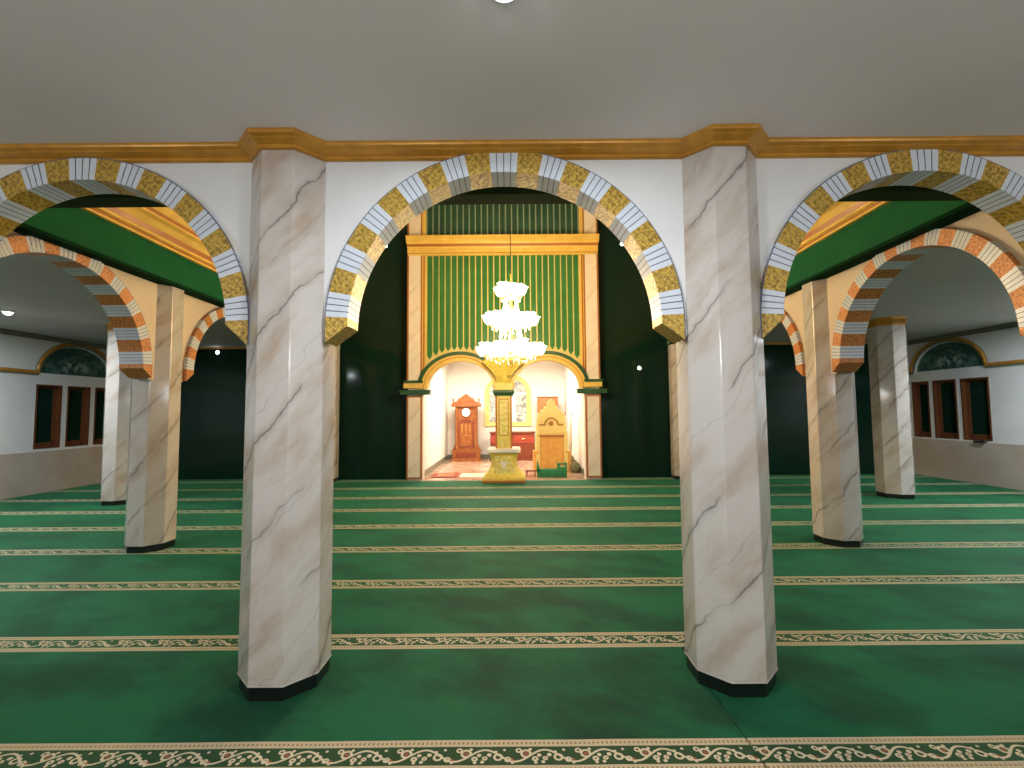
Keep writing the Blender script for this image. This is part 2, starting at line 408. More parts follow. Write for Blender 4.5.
def casement(idx, X, s, y0, y1, label, open_frac):
    root = thing('window_%d' % idx, label, 'window', (X, (y0 + y1) / 2, 1.01)); root['kind'] = 'structure'
    hw = (y1 - y0) / 2; H = 1.47
    mb = MB(); t = .035
    for a, b in (((-hw, 0), (-hw + t, H)), ((hw - t, 0), (hw, H)), ((-hw + t, H - t), (hw - t, H)), ((-hw + t, 0), (hw - t, t))):
        xa, xb = sorted((s * -.13, s * .012)); mb.box((xa, a[0], a[1]), (xb, b[0], b[1]), 'wood_frame')
    mb.build('window_frame', root)
    sash = MB(); t2 = .05; i0, i1 = -hw + t, hw - t; xa, xb = sorted((s * -.12, s * -.08))
    for a, b in (((i0, t), (i0 + t2, H - t)), ((i1 - t2 - .03, t), (i1, H - t)), ((i0 + t2, H - t - t2), (i1 - t2, H - t)), ((i0 + t2, t), (i1 - t2, t + t2 + .05))):
        sash.box((xa, a[0], a[1]), (xb, b[0], b[1]), 'wood_frame')
    so = sash.build('sash', root)
    xa, xb = sorted((s * -.105, s * -.095))
    MB().box((xa, i0 + t2, t + t2), (xb, i1 - t2, H - t - t2), 'night_glass').build('pane', so)
    MB().box((min(s * -.08, s * -.06), i0 + .02, H * .45), (max(s * -.08, s * -.06), i0 + .04, H * .53), 'brass').build('handle', so)
for k, ((a, b), l) in enumerate(zip(LW, ('left wall casement window nearest the camera, brown wooden frame', 'middle of the three brown casement windows on the left wall', 'left wall casement window half hidden by the aisle column'))): casement(3 + k, LX, 1, a, b, l, .6)
for k, ((a, b), l) in enumerate(zip(RW, ('right wall casement window nearest the camera, brown wooden frame', 'middle of the three brown casement windows on the right wall', 'right wall casement window beside the aisle column'))): casement(6 + k, RX, -1, a, b, l, .6)
tag(MB().box((RX - .10, 10.62, .97), (RX - .02, 10.86, 1.0), 'black').box((RX - .08, 10.66, 1.0), (RX - .03, 10.70, 1.02), 'black').build('door_closer', None), 'small dark metal bar lying on the wainscot ledge below the right windows', 'metal bar')

# dark glass back walls
gw = MB(); gw.box((LX, BY, 0), (NL - .1, BY + .1, CZ - .02), 'night_glass'); o = gw.build('wall_back_left'); struct(o, 'dark green glossy back wall of the left aisle', 'wall')
gw = MB(); gw.box((NR + .1, BY, 0), (RX, BY + .1, CZ - .02), 'night_glass'); o = gw.build('wall_back_right'); struct(o, 'dark green glossy back wall of the right aisle', 'wall')
o = MB().box((LX, BY - .03, CZ - .05), (NL - .2, BY, CZ), 'gold_paint').build('trim_8'); struct(o, 'thin gold strip along the top of the dark left aisle wall', 'moulding')
o = MB().box((NR + .2, BY - .03, CZ - .05), (RX, BY, CZ), 'gold_paint').build('trim_9'); struct(o, 'thin gold strip along the top of the dark right aisle wall', 'moulding')
FC = -.22; HW = 2.535; FY = 12.02; BN = 12.36
o = MB().box((NL - .42, BN, 0), (FC - HW + .1, BN + .1, VTOP), 'night_glass').build('wall_back'); struct(o, 'tall dark glossy panel left of the green and gold facade', 'wall')
o = MB().box((FC + HW - .1, BN, 0), (NR + .5, BN + .1, VTOP), 'night_glass').build('wall_back_nave_right'); struct(o, 'tall dark glossy panel right of the green and gold facade', 'wall')

# ------------------------------------------------------------------ carpets
D0, PITCHC = 2.483, 1.2
SEAM = 1.245
ords = ['front', 'second', 'third', 'fourth', 'fifth', 'sixth', 'seventh', 'eighth', 'ninth']
def carpet(n, x0, x1, label):
    y = D0 + PITCHC * n; y1 = min(1.0845, BY - .02 - y)
    mb = MB(); seg = 40; z = .0
    mb.box((x0, -.1135, -.012), (x1, y1, 0.0), 'carpet')
    o = mb.build('prayer_carpet', None, bevel=.004); o.location = (0, y, .0)
    tag(o, label, 'carpet', 'green prayer carpet rows')
carpet(-1, LX + .04, RX - .04, 'green prayer carpet at the very bottom edge of the photo')
carpet(0, LX + .04, SEAM, 'front green carpet row left of the seam with bold scroll border')
carpet(0, SEAM + .008, RX - .04, 'front green carpet row right of the seam by the right pillar')
for n in range(1, 9):
    carpet(n, LX + .04, RX - .04, '%s green carpet row with scroll border counting from the front' % ords[n] if n < 8 else 'farthest green carpet row against the dark back wall')
# slanting fold of the seam
# ------------------------------------------------------------------ columns
def octo(a, zz, k=1.0):
    h = a / 2 * k; b = (a / 2 + a / sqrt(2)) * k
    return [(h, -b, zz), (b, -h, zz), (b, h, zz), (h, b, zz), (-h, b, zz), (-b, h, zz), (-b, -h, zz), (-h, -b, zz)]
def column_parts(root, a, top, taper):
    mb = MB(); rings = []
    lv = [(.095, 1.0), (top, taper)]
    vs = [v for z, k in lv for v in octo(a, z, k)]
    mb.add(vs, [(k, (k + 1) % 8, (k + 1) % 8 + 8, k + 8) for k in range(8)] + [tuple(range(7, -1, -1)), tuple(range(8, 16))], 'marble')
    mb.build('shaft', root, bevel=.006)
    mb = MB(); lv = [(0, .965), (.088, .965), (.088, 1.012), (.096, 1.012)]
    vs = [v for z, k in lv for v in octo(a, z, k)]
    for j in range(3):
        mb.add([vs[j * 8 + k] for k in range(16)], [(k, (k + 1) % 8, (k + 1) % 8 + 8, k + 8) for k in range(8)], 'plinth' if j < 2 else 'marble')
    mb.add(octo(a, .096, 1.012), [tuple(range(8))], 'marble')
    mb.build('plinth', root)
A = .2165
c0 = thing('marble_column', 'large marble-clad octagonal column left of the central arch', 'column', (-1.535, 3.2, 0), 0, 'marble columns')
column_parts(c0, A, CZ, .985)
dup(c0, (1.448, 3.2, 0), 0, 'large marble-clad octagonal column right of the central arch', 'marble columns')
for x, y, l in ((-4.30, 3.2, 'marble column at the far left end of the near arcade, outside the frame'), (4.20, 3.2, 'marble column at the far right end of the near arcade, outside the frame')):
    pass
dup(c0, (-4.84, 6.25, 0), 0, 'second-row marble column on the left with one warm-lit side', 'marble columns')
dup(c0, (4.33, 6.25, 0), 0, 'second-row marble column on the right with one warm-lit side', 'marble columns')
dup(c0, (-4.86, 9.30, 0), 0, 'marble column hidden mostly behind the left near column', 'marble columns')
dup(c0, (4.39, 9.30, 0), 0, 'marble column hidden mostly behind the right near column', 'marble columns')
dup(c0, (-4.84, 12.10, 0), 0, 'marble pillar against the dark back wall, left of the facade', 'marble columns')
dup(c0, (4.43, 12.10, 0), 0, 'marble pillar against the dark back wall, right of the facade', 'marble columns')
dup(c0, (-4.74, 3.2, 0), 0, 'marble corner column at left end of the near arcade', 'marble columns')
dup(c0, (4.62, 3.2, 0), 0, 'marble corner column at right end of the near arcade', 'marble columns')
c1 = thing('marble_column', 'thick marble column in the right aisle with a gold cap', 'column', (7.72, 9.4, 0), 0, 'marble columns')
column_parts(c1, .25, CZ, 1.0)
mb = MB(); lv = [(3.44, 1.02), (3.47, 1.05), (3.56, 1.05), (CZ, 1.12)]
vs = [v for z, k in lv for v in octo(.25, z, k)]
for j in range(3): mb.add([vs[j * 8 + k] for k in range(16)], [(k, (k + 1) % 8, (k + 1) % 8 + 8, k + 8) for k in range(8)], 'gold_paint')
mb.build('capital', c1)
dup(c1, (-7.92, 9.4, 0), 0, 'thick marble column in the left aisle in front of the windows', 'marble columns')

# ------------------------------------------------------------------ arches
def arch_wall(mb, x0, x1, ztop, zlow, arches, y0, y1, mat):
    """wall with semi-elliptical openings; arches: (cx, cz, rx, rz)"""
    xs = {x0, x1}
    for cx, cz, rx, rz in arches:
        for k in range(33): xs.add(round(cx - rx * cos(pi * k / 32), 5))
    xs = sorted(x for x in xs if x0 - 1e-6 <= x <= x1 + 1e-6)
    def low(x, side):
        for cx, cz, rx, rz in arches:
            if cx - rx - 1e-5 < x < cx + rx + 1e-5 and cx - rx - 1e-5 < side < cx + rx + 1e-5:
                return cz + rz * sqrt(max(0, 1 - ((x - cx) / rx) ** 2))
        return zlow
    for a, b in zip(xs, xs[1:]):
        if b - a < 1e-5: continue
        m_ = (a + b) / 2; la, lb = low(a, m_), low(b, m_)
        vs = [(a, y0, la), (b, y0, lb), (b, y0, ztop), (a, y0, ztop), (a, y1, la), (b, y1, lb), (b, y1, ztop), (a, y1, ztop)]
        mb.add(vs, [(0, 1, 2, 3), (7, 6, 5, 4), (0, 4, 5, 1), (3, 2, 6, 7)], mat)
    return mb

def arch_ring(R, r, y0, y1, drop=.11, n=23, gold_mat='mosaic'):
    """voussoirs of gold mosaic and white fluted tile; spring at z=0; ends cut on the slant"""
    L = R * pi + 2 * drop; mb = MB()
    def P(s, k):       # s along the outer path 0..L, k: 0 outer, 1 inner
        rad = R if k == 0 else r
        if s < drop:
            return (-rad, -(drop - s) if k == 0 else -(drop - s) * .0 + .0 * s)
        if s > L - drop:
            return (rad, -(s - (L - drop)) if k == 0 else 0)
        a = pi - (s - drop) / R
        return (rad * cos(a), rad * sin(a))
    wgt = [1.0] * n; wgt[n // 2] = 1.15; tot = sum(wgt); s = 0
    for i in range(n):
        ln = L * wgt[i] / tot; gold = (i % 2 == 0); s0, s1 = s, s + ln; s = s1
        if gold: cuts = [(s0 + ln * j / 3, s0 + ln * (j + 1) / 3, gold_mat, 0) for j in range(3)]
        else:
            cuts = []; g = .007; wd = (ln - 3 * g) / 4; q = s0
            for j in range(4):
                cuts.append((q, q + wd, 'white_tile', 0)); q += wd
                if j < 3: cuts.append((q, q + g, 'tile_groove', .003)); q += g
        for a, b, mt, inset in cuts:
            (ox0, oz0), (ox1, oz1), (ix0, iz0), (ix1, iz1) = P(a, 0), P(b, 0), P(a, 1), P(b, 1)
            f = y0 + inset
            vs = [(ox0, f, oz0), (ox1, f, oz1), (ix1, f, iz1), (ix0, f, iz0), (ox0, y1, oz0), (ox1, y1, oz1), (ix1, y1, iz1), (ix0, y1, iz0)]
            fs = [(0, 1, 2, 3), (7, 6, 5, 4), (3, 2, 6, 7), (0, 4, 5, 1)]
            if a == 0: fs.append((0, 3, 7, 4))
            if abs(b - L) < 1e-4: fs.append((1, 5, 6, 2))
            mb.add(vs, fs, mt)
    # thin dark edge line along the outer rim
    pts = [P(L * j / 60, 0) for j in range(61)]
    for p, q in zip(pts, pts[1:]):
        k = 1 + .008 / R
        vs = [(p[0], y0 + .004, p[1]), (q[0], y0 + .004, q[1]), (q[0] * k, y0 + .004, q[1] * k), (p[0] * k, y0 + .004, p[1] * k)]
        mb.add(vs, [(0, 1, 2, 3)], 'tile_groove')
    return mb
AZ = 2.355; AR = 1.205; AI = 1.055
W0, W1 = 3.095, 3.24
o = MB(); arch_wall(o, -4.75, 4.55, CZ, 2.27, [(-2.93, 2.37, 1.16, 1.16), (-.045, AZ, AR, AR), (2.84, 2.385, 1.16, 1.16)], W0, W1, 'wall')
o = o.build('wall_arcade_front'); struct(o, 'white wall above the three near arches', 'wall')
ring = arch_ring(AR, AI, 3.055, 3.265).build('arch_surround'); ring.location = (-.045, 0, AZ)
tag(ring, 'gold mosaic and pale fluted tile surround of the big central arch', 'arch surround', 'striped arch surrounds')
ring2 = arch_ring(1.16, 1.01, 3.055, 3.265, .14).build('arch_surround'); ring2.location = (-2.93, 0, 2.37)
tag(ring2, 'gold and white striped surround of the near arch at left edge', 'arch surround', 'striped arch surrounds')
r3 = ring2.copy(); COL.objects.link(r3); r3.location = (2.84, 0, 2.385); r3['label'] = 'gold and white striped surround of the near arch at right edge'

# nave side arcades: local x runs along the arcade, local -y is the nave side
def arcade(side, x_near, x_far):
    s = -1 if side == 'left' else 1
    y_near, y_far = 3.2, 12.35
    ang = math.atan2(y_far - y_near, x_far - x_near)
    rz = ang
    # local frame: +x along +Y world (rotated), local y perpendicular; nave side sign
    ns = -1 if side == 'left' else 1     # local y of the nave side: rotating +x to +Y maps local +y to world -x
    face = .10
    mb = MB(); cs = [1.52, 4.57, 7.53]
    arch_wall(mb, 0, 9.4, CZ, 2.23, [(c, AZ, AR, AR) for c in cs], -face, face, 'cream')
    o = mb.build('wall_arcade_' + side); o.location = (x_near, y_near, 0); o.rotation_euler = (0, 0, rz)
    struct(o, 'cream wall above the row of arches on the %s of the nave' % side, 'wall')
    for c, l in zip(cs, ('nearest', 'middle', 'farthest')):
        r = arch_ring(AR, AI, -.15, .15, gold_mat='warm_lit_mosaic').build('arch_surround')
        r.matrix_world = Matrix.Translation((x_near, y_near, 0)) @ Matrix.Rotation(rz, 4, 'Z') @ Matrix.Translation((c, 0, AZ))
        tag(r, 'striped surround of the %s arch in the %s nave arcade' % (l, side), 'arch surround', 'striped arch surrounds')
    mt = Matrix.Translation((x_near, y_near, 0)) @ Matrix.Rotation(rz, 4, 'Z')
    # nave side offsets in local y (positive toward the nave = q)
    def bx(mb, q0, q1, z0, z1, mat, xa=.5, xb=9.38):
        a, b = sorted((ns * q0, ns * q1)); mb.box((xa, a, z0), (xb, b, z1), mat)
    f = MB(); bx(f, -.10, .28, 3.54, 3.93, 'fascia_green'); bx(f, -.10, .295, 3.50, 3.54, 'underside_shade')  # lower strip paints in the dark shadow gap under the fascia
    f = f.build('trim_%s' % ('10' if side == 'left' else '11')); f.matrix_world = mt
    struct(f, 'broad green fascia beam along the %s side of the nave' % side, 'beam')
    # moulded cornice, profile (q, z)
    prof = [(.0, 3.93), (.25, 3.93), (.25, 3.955), (.235, 3.965), (.235, 3.99), (.265, 4.0), (.265, 4.03), (.25, 4.04), (.27, 4.10), (.32, 4.17), (.37, 4.20), (.37, 4.225), (.355, 4.23), (.36, 4.28), (.42, 4.36), (.50, 4.41), (.50, 4.44), (.485, 4.45), (.52, 4.52), (.56, 4.54), (.56, 4.60), (.0, 4.60)]
    mb = MB(); n = len(prof)
    vs = [(.5, ns * (q + (.08 if q else 0)), z) for q, z in prof] + [(9.38, ns * (q + (.08 if q else 0)), z) for q, z in prof]
    for k in range(n):
        a, b = k, (k + 1) % n
        edge = k in (1, 4, 5, 10, 15, 16)
        mb.add([vs[a], vs[b], vs[b + n], vs[a + n]], [(0, 1, 2, 3)], 'orange_edge' if k in (3, 7, 12, 17) else 'yellow_gold')
    c = mb.build('trim_%s' % ('12' if side == 'left' else '13')); c.matrix_world = mt
    struct(c, 'heavy gold moulded cornice above the %s green fascia' % side, 'cornice')
    u = MB(); bx(u, -.14, .1, 4.6, VTOP, 'cream'); bx(u, -.14, .0, 3.93, 4.6, 'cream'); u = u.build('wall_nave_' + side); u.matrix_world = mt
    struct(u, 'upper wall of the nave on the %s' % side, 'wall')
arcade('left', -4.76, -4.90)
arcade('right', 4.22, 4.46)

# cornice swept along the near wall and round both column heads
def sweep_cornice(name, label):
    b = .2165 * .985 * 1.207; h = .2165 * .985 / 2
    path = [(-4.75, W0)]
    for cx in (-1.535, 1.448):
        path += [(cx - b + .003, W0), (cx - h, 3.2 - b), (cx + h, 3.2 - b), (cx + b - .003, W0)]
    path += [(4.55, W0)]
    prof = [(0, 3.51), (.02, 3.51), (.028, 3.517), (.022, 3.523), (.024, 3.535), (.05, 3.548), (.07, 3.556), (.07, 3.563), (.095, 3.575), (.10, 3.585), (.10, 3.60), (0, 3.60)]
    def offs(d):
        out = []
        for i, p in enumerate(path):
            ns_ = []
            for a, b_ in ((i - 1, i), (i, i + 1)):
                if a < 0 or b_ >= len(path): continue
                t = Vector((path[b_][0] - path[a][0], path[b_][1] - path[a][1])).normalized(); ns_.append(Vector((t.y, -t.x)))
            if len(ns_) == 1: nn = ns_[0]
            else:
                nn = (ns_[0] + ns_[1]); nn = nn / max(.3, nn.dot(ns_[0]))
            out.append((p[0] + nn.x * d, p[1] + nn.y * d))
        return out
    rows = [[(x, y, z) for x, y in offs(d)] for d, z in prof]
    mb = MB()
    for r0_, r1_ in zip(rows, rows[1:]):
        for k in range(len(path) - 1):
            mb.add([r0_[k], r0_[k + 1], r1_[k + 1], r1_[k]], [(0, 1, 2, 3)], 'gold_paint')
    o = mb.build(name); struct(o, label, 'cornice')
sweep_cornice('trim_14', 'gold cornice along the near wall that steps out round the column heads')

# ------------------------------------------------------------------ back room behind the facade
QX0, QX1, QY = -2.44, 1.98, 17.45
o = MB().box((QX0 - .1, FY + .02, -.1), (QX1 + .1, QY + .1, .004), 'room_floor').build('floor_room'); struct(o, 'pinkish marble floor of the lit room behind the facade', 'floor')
o = MB().box((QX0 - .1, FY + .3, 0), (QX0, QY, 3.6), 'room_wall').build('wall_room_left'); struct(o, 'white left wall of the lit room', 'wall')
o = MB().box((QX1, FY + .3, 0), (QX1 + .1, QY, 3.6), 'room_wall').build('wall_room_right'); struct(o, 'white right wall of the lit room', 'wall')
o = MB().box((QX0 - .1, QY, 0), (QX1 + .1, QY + .1, 3.6), 'room_wall').build('wall_room_back'); struct(o, 'white back wall of the lit room', 'wall')
o = MB().box((QX0 - .1, FY + .3, 3.6), (QX1 + .1, QY + .1, 3.7), 'room_wall').build('ceiling_room'); struct(o, 'ceiling of the lit room', 'ceiling')
o = MB().box((QX0, FY + .32, 0), (QX0 + .03, QY, .17), 'skirting').build('baseboard_left'); struct(o, 'grey-green skirting on the left of the lit room', 'skirting')
o = MB().box((QX0 + .03, QY - .03, 0), (QX1, QY, .17), 'skirting').build('baseboard_back'); struct(o, 'dark skirting at the back of the lit room', 'skirting')
o = MB().box((QX1 - .03, FY + .32, 0), (QX1, QY - .03, .17), 'skirting').build('baseboard_right'); struct(o, 'dark skirting on the right of the lit room', 'skirting')

# ------------------------------------------------------------------ green and gold facade
fac = thing('facade', 'tall green slatted facade with gold beam above twin arches', 'facade', (FC, FY, 0))
AX, AE, AH, AS = 1.13, .86, .73, 2.38      # arch centre offset, half width, rise, spring height
mb = MB(); arch_wall(mb, -HW + .02, HW - .02, VTOP, AS, [(-AX, AS, AE, AH), (AX, AS, AE, AH)], .06, .30, 'pale_gold')
mb.box((-HW + .02, .06, 0), (-2.12, .30, AS), 'room_wall'); mb.box((2.12, .06, 0), (HW - .02, .30, AS), 'room_wall')
mb.build('arch_wall_panel', fac)
for s in (-1, 1):
    for z0, z1 in ((0.05, 2.20), (2.60, 5.93), (6.42, 7.75)):
        xa, xb = sorted((s * 2.135, s * HW)); e = .045
        p = MB(); p.box((xa, .0, z0), (xb, .06, z1), 'orange_edge')
        p.box((xa + e, -.012, z0 + (e if z0 < 1 else 0)), (xb - e, .0, z1 - (e if z0 < 1 else 0)), 'pilaster_marble')
        p.build('pilaster', fac)
    xa, xb = sorted((s * 2.05, s * 2.135)); MB().box((xa, -.02, 2.9), (xb, .06, 5.93), 'yellow_gold').box((xa + .03, -.03, 2.9), (xb - .02, -.02, 5.93), 'orange_edge').build('gold_strip', fac)
    MB().box((xa, -.02, 6.42), (xb, .06, 7.5), 'yellow_gold').build('gold_strip', fac)
    xa, xb = sorted((s * 1.93, s * 2.69))
    MB().box((xa, -.10, 2.23), (xb, .20, 2.33), 'green_paint').box((xa - .03, -.13, 2.33), (xb + .03, .20, 2.35), 'green_paint').build('impost', fac)
# slatted boards with pointed feet
def zcurve(x, ex):      # outer edge of the arch mouldings plus ex
    z = 0
    for cx in (-AX, AX):
        t = (x - cx) / (AE + .26 + ex)
        if abs(t) < 1: z = max(z, AS + (AH + .24 + ex) * sqrt(1 - t * t))
    return z
NB = 25; PB = 4.05 / NB
for lo, hi, nm in ((None, 5.93, 'lower_boards'), (6.45, 7.42, 'upper_boards')):
    mb = MB()
    for k in range(NB):
        xc = -4.05 / 2 + PB * (k + .5); w2 = PB / 2 - .017
        z0 = max(zcurve(xc - w2, .02), zcurve(xc + w2, .02), zcurve(xc, .02), 3.05) if lo is None else lo
        if lo is None: pts = [(xc - w2, z0 + .13), (xc, z0 + .03), (xc + w2, z0 + .13), (xc + w2, hi), (xc - w2, hi)]
        else: pts = [(xc - w2, z0), (xc + w2, z0), (xc + w2, hi), (xc - w2, hi)]
        mb.prism(pts, .035, .06, 'board_green' if lo is None else 'upper_green')
    if lo is not None: mb.box((-2.05, .05, 6.42), (2.05, .06, 7.45), 'sage')
    mb.build(nm, fac)
MB().box((-2.135, .02, 7.42), (2.135, .06, 7.75), 'green_paint').build('top_rail', fac)
# gold beam, moulded
prof = [(.06, 5.93), (-.03, 5.93), (-.03, 5.98), (-.05, 5.99), (-.05, 6.12), (-.07, 6.15), (-.09, 6.22), (-.13, 6.27), (-.13, 6.30), (-.14, 6.31), (-.14, 6.38), (-.16, 6.39), (-.16, 6.43), (.06, 6.43)]
mb = MB(); n = len(prof)
for k in range(n):
    (q0, z0), (q1, z1) = prof[k], prof[(k + 1) % n]
    e0 = HW - .02 - q0 * .25; e1 = HW - .02 - q1 * .25
    mb.add([(-e0, q0, z0), (e0, q0, z0), (e1, q1, z1), (-e1, q1, z1)], [(0, 1, 2, 3)], 'orange_edge' if k in (2, 5) else 'yellow_gold')
for s in (-1, 1): mb.add([(s * (HW - .02 - q * .25), q, z) for q, z in prof], [tuple(range(n))], 'yellow_gold')
mb.build('beam', fac)
# arch mouldings: yellow inner band, green outer band with outward foot
def band(cx, e0, h0, e1, h1, y0, y1, mat, n=32, a0=0, a1=pi):
    mb = MB()
    P = lambda e, h, a: (cx + e * cos(a), AS + h * sin(a))
    for k in range(n):
        a, b = a0 + (a1 - a0) * k / n, a0 + (a1 - a0) * (k + 1) / n
        q = [P(e0, h0, a), P(e1, h1, a), P(e1, h1, b), P(e0, h0, b)]
        vs = [(x, y0, z) for x, z in q] + [(x, y1, z) for x, z in q]
        mb.add(vs, [(0, 1, 2, 3), (7, 6, 5, 4), (1, 5, 6, 2), (0, 3, 7, 4)], mat)
    return mb
for s in (-1, 1):
    mb = band(s * AX, AE - .0, AH - .0, AE + .09, AH + .08, -.04, .06, 'yellow_gold')
    mb2 = band(s * AX, AE + .09, AH + .08, AE + .105, AH + .095, -.05, .06, 'orange_edge'); 
    mb3 = band(s * AX, AE + .105, AH + .095, AE + .17, AH + .15, -.06, .06, 'yellow_gold')
    for q in (mb2, mb3):
        base = len(mb.v); mb.v += q.v; mb.f += [tuple(base + i for i in f) for f in q.f]; mb.m += [mb.mi(q.mats[0])] * len(q.f)
    mb.build('arch_moulding', fac)
    a0, a1 = (0, pi) if s > 0 else (0, pi)
    lo = .20 if s > 0 else 0.12; 
    mb = band(s * AX, AE + .17, AH + .15, AE + .26, AH + .24, -.08, .06, 'green_paint', a0=(.22 if s > 0 else .10), a1=(pi - .10 if s > 0 else pi - .22))
    xa, xb = sorted((s * 2.10, s * 2.59)); mb.box((xa, -.08, 2.53), (xb, .06, 2.60), 'green_paint')
    mb.box((xa - .02, -.05, 2.40), (xb - .02, .06, 2.53), 'yellow_gold')
    mb.build('green_arch_moulding', fac)
# central pillar of the facade (parts of the same structure)
pil = thing('pillar', 'yellow gilded pillar between the twin arches on a flared base', 'pillar', (FC, FY, 0))
def sq(prof, mat, mb=None):      # square-section lathe, (half width, z)
    mb = mb or MB(); return mb.lathe([(r * sqrt(2), z) for r, z in prof], mat, 4, ph=pi / 4)
sq([(.54, .012), (.54, .07)], 'orange_edge').build('foot_plate', pil)
sq([(.53, .07), (.53, .13), (.47, .17), (.40, .25), (.345, .36), (.32, .48), (.325, .60), (.36, .70), (.39, .735)], 'lime').build('flared_base', pil)
o = sq([(.41, .735), (.42, .75), (.42, .82), (.38, .835)], 'white').build('base_slab', pil)
# face plate with white heart
mb = MB(); mb.prism([(-.26, .22), (.26, .22), (.22, .36), (.205, .50), (.23, .66), (-.23, .66), (-.205, .50), (-.22, .36)], -.42, -.40, 'lime_panel')
mb.build('base_face', pil)
mb = MB(); hp = [(0, .33), (.05, .41), (.075, .48), (.06, .53), (.03, .54), (0, .51), (-.03, .54), (-.06, .53), (-.075, .48), (-.05, .41)]
mb.prism([(x * 1.1, z) for x, z in hp], -.435, -.42, 'white'); mb.build('heart_ornament', pil)
sq([(.21, .835), (.21, 2.20)], 'lime').build('shaft', pil)
for s in (-1, 1): MB().box((s * .19 - .022, -.226, .84), (s * .19 + .022, -.21, 2.2), 'orange_edge').build('edge_strip', pil)
MB().box((-.125, -.224, 1.16), (.125, -.212, 2.10), 'orange_edge').box((-.105, -.23, 1.18), (.105, -.222, 2.08), 'lime_panel').build('flower_panel', pil)
mb = MB(); mb.lathe([(.12, 0), (.12, .02), (.09, .03), (.085, .018), (.001, .022)], 'lime_panel', 24); o = mb.build('medallion', pil, True); o.rotation_euler = (pi / 2, 0, 0); o.location = (0, -.21, .98)
sq([(.24, 2.18), (.25, 2.22), (.28, 2.26), (.28, 2.31), (.24, 2.33)], 'green_paint').build('capital_band', pil)
sq([(.22, 2.33), (.22, 2.50), (.19, 2.54), (.20, 2.57)], 'lime').build('neck', pil)
mb = MB()
for k in range(11):
    t = (k - 5) / 5; x0 = t * .17; x1 = t * .50
    zz = 3.12 + .05 * (1 - abs(t)) - .04 * abs(t)
    pts = []
    for j in range(9):
        q = j / 8; pts.append((x0 + (x1 - x0) * q ** 1.7, -.20 - .12 * sin(q * pi / 2) * (1 - .4 * abs(t)), 2.57 + (zz - 2.57) * q))
    mb.tube(pts, [.022 + .045 * (j / 8) for j in range(9)], 'lime', 6)
mb.prism([(-.18, 2.56), (.18, 2.56), (.22, 2.75), (.30, 2.93), (.44, 3.12), (-.44, 3.12), (-.30, 2.93), (-.22, 2.75)], -.22, .05, 'lime')
mb.build('fan_capital', pil, True)

# ------------------------------------------------------------------ chandelier
ch = thing('chandelier', 'three-tier lit chandelier hanging on a cable before the facade', 'chandelier', (CHX, CHY, 2.6))
MB().tube([(0, 0, 1.75), (0, 0, VTOP - 2.6)], .008, 'black', 6).build('cable', ch)
MB().lathe([(.07, VTOP - 2.72), (.07, VTOP - 2.66), (.1, VTOP - 2.6)], 'brass', 20).build('ceiling_cup', ch)
MB().lathe([(.001, -.02), (.03, .0), (.02, .06), (.05, .12), (.03, .2), (.05, .28), (.02, .34), (.02, .75), (.045, .82), (.03, .9), (.018, .95), (.018, 1.3), (.04, 1.36), (.02, 1.42), (.015, 1.75)], 'brass', 16).build('stem', ch, True)
def flower_shade():
    mb = MB(); n = 12; prof = [(.024, -.02), (.055, .01), (.078, .055), (.086, .10), (.108, .135)]
    vs = []
    for j, (r, z) in enumerate(prof):
        for k in range(n):
            rr = r * (1 + (.12 if k % 2 == 0 else -.05) * j / 4); vs.append((rr * cos(2 * pi * k / n), rr * sin(2 * pi * k / n), z + (.012 if k % 2 == 0 and j == 4 else 0)))
    fs = [(j * n + k, j * n + (k + 1) % n, (j + 1) * n + (k + 1) % n, (j + 1) * n + k) for j in range(4) for k in range(n)]
    mb.add(vs, fs, 'shade_glass'); mb.ball((0, 0, .07), .05, 'bulb', 10, 1.2); return mb
shade_me = None
def tier(R, z, n, drop, tag_, ph=0):
    global shade_me
    ring_ = MB(); pts = [(R * .62 * cos(2 * pi * k / 32), R * .62 * sin(2 * pi * k / 32), z - .02) for k in range(33)]
    ring_.tube(pts, .012, 'brass', 6); ring_.build('tier_ring', ch, True)
    for k in range(n):
        a = 2 * pi * k / n + ph; R2 = R * (1 if k % 2 == 0 else .93); zz = z + (0 if k % 2 == 0 else .03) + random.uniform(-.025, .03)
        arm = MB(); arm.tube([(.02 * cos(a), .02 * sin(a), z + .02), (R2 * .45 * cos(a), R2 * .45 * sin(a), z - .07), (R2 * .85 * cos(a), R2 * .85 * sin(a), z - .05), (R2 * cos(a), R2 * sin(a), zz + .015)], .009, 'brass', 5)
        ao = arm.build('arm', ch, True)
        if shade_me is None:
            so = flower_shade().build('lamp_shade', ao, True); shade_me = so.data
        else:
            so = bpy.data.objects.new('lamp_shade', shade_me); COL.objects.link(so); so.parent = ao
        so.location = (R2 * cos(a), R2 * sin(a), zz + .01)
        cr = MB(); r3_ = R2 * .8; c = (r3_ * cos(a), r3_ * sin(a))
        cr.lathe([(.001, -.06), (.014, -.03), (.001, 0)], 'crystal', 6, (c[0], c[1], z - .06))
        cr.build('crystal_drop', ao)
tier(.55, .24, 16, 0, 'low'); tier(.34, .17, 8, 0, 'inner', .2)
tier(.43, .80, 12, 0, 'mid'); tier(.24, .76, 6, 0, 'mid_inner', .3)
tier(.21, 1.33, 8, 0, 'top')
st = MB()
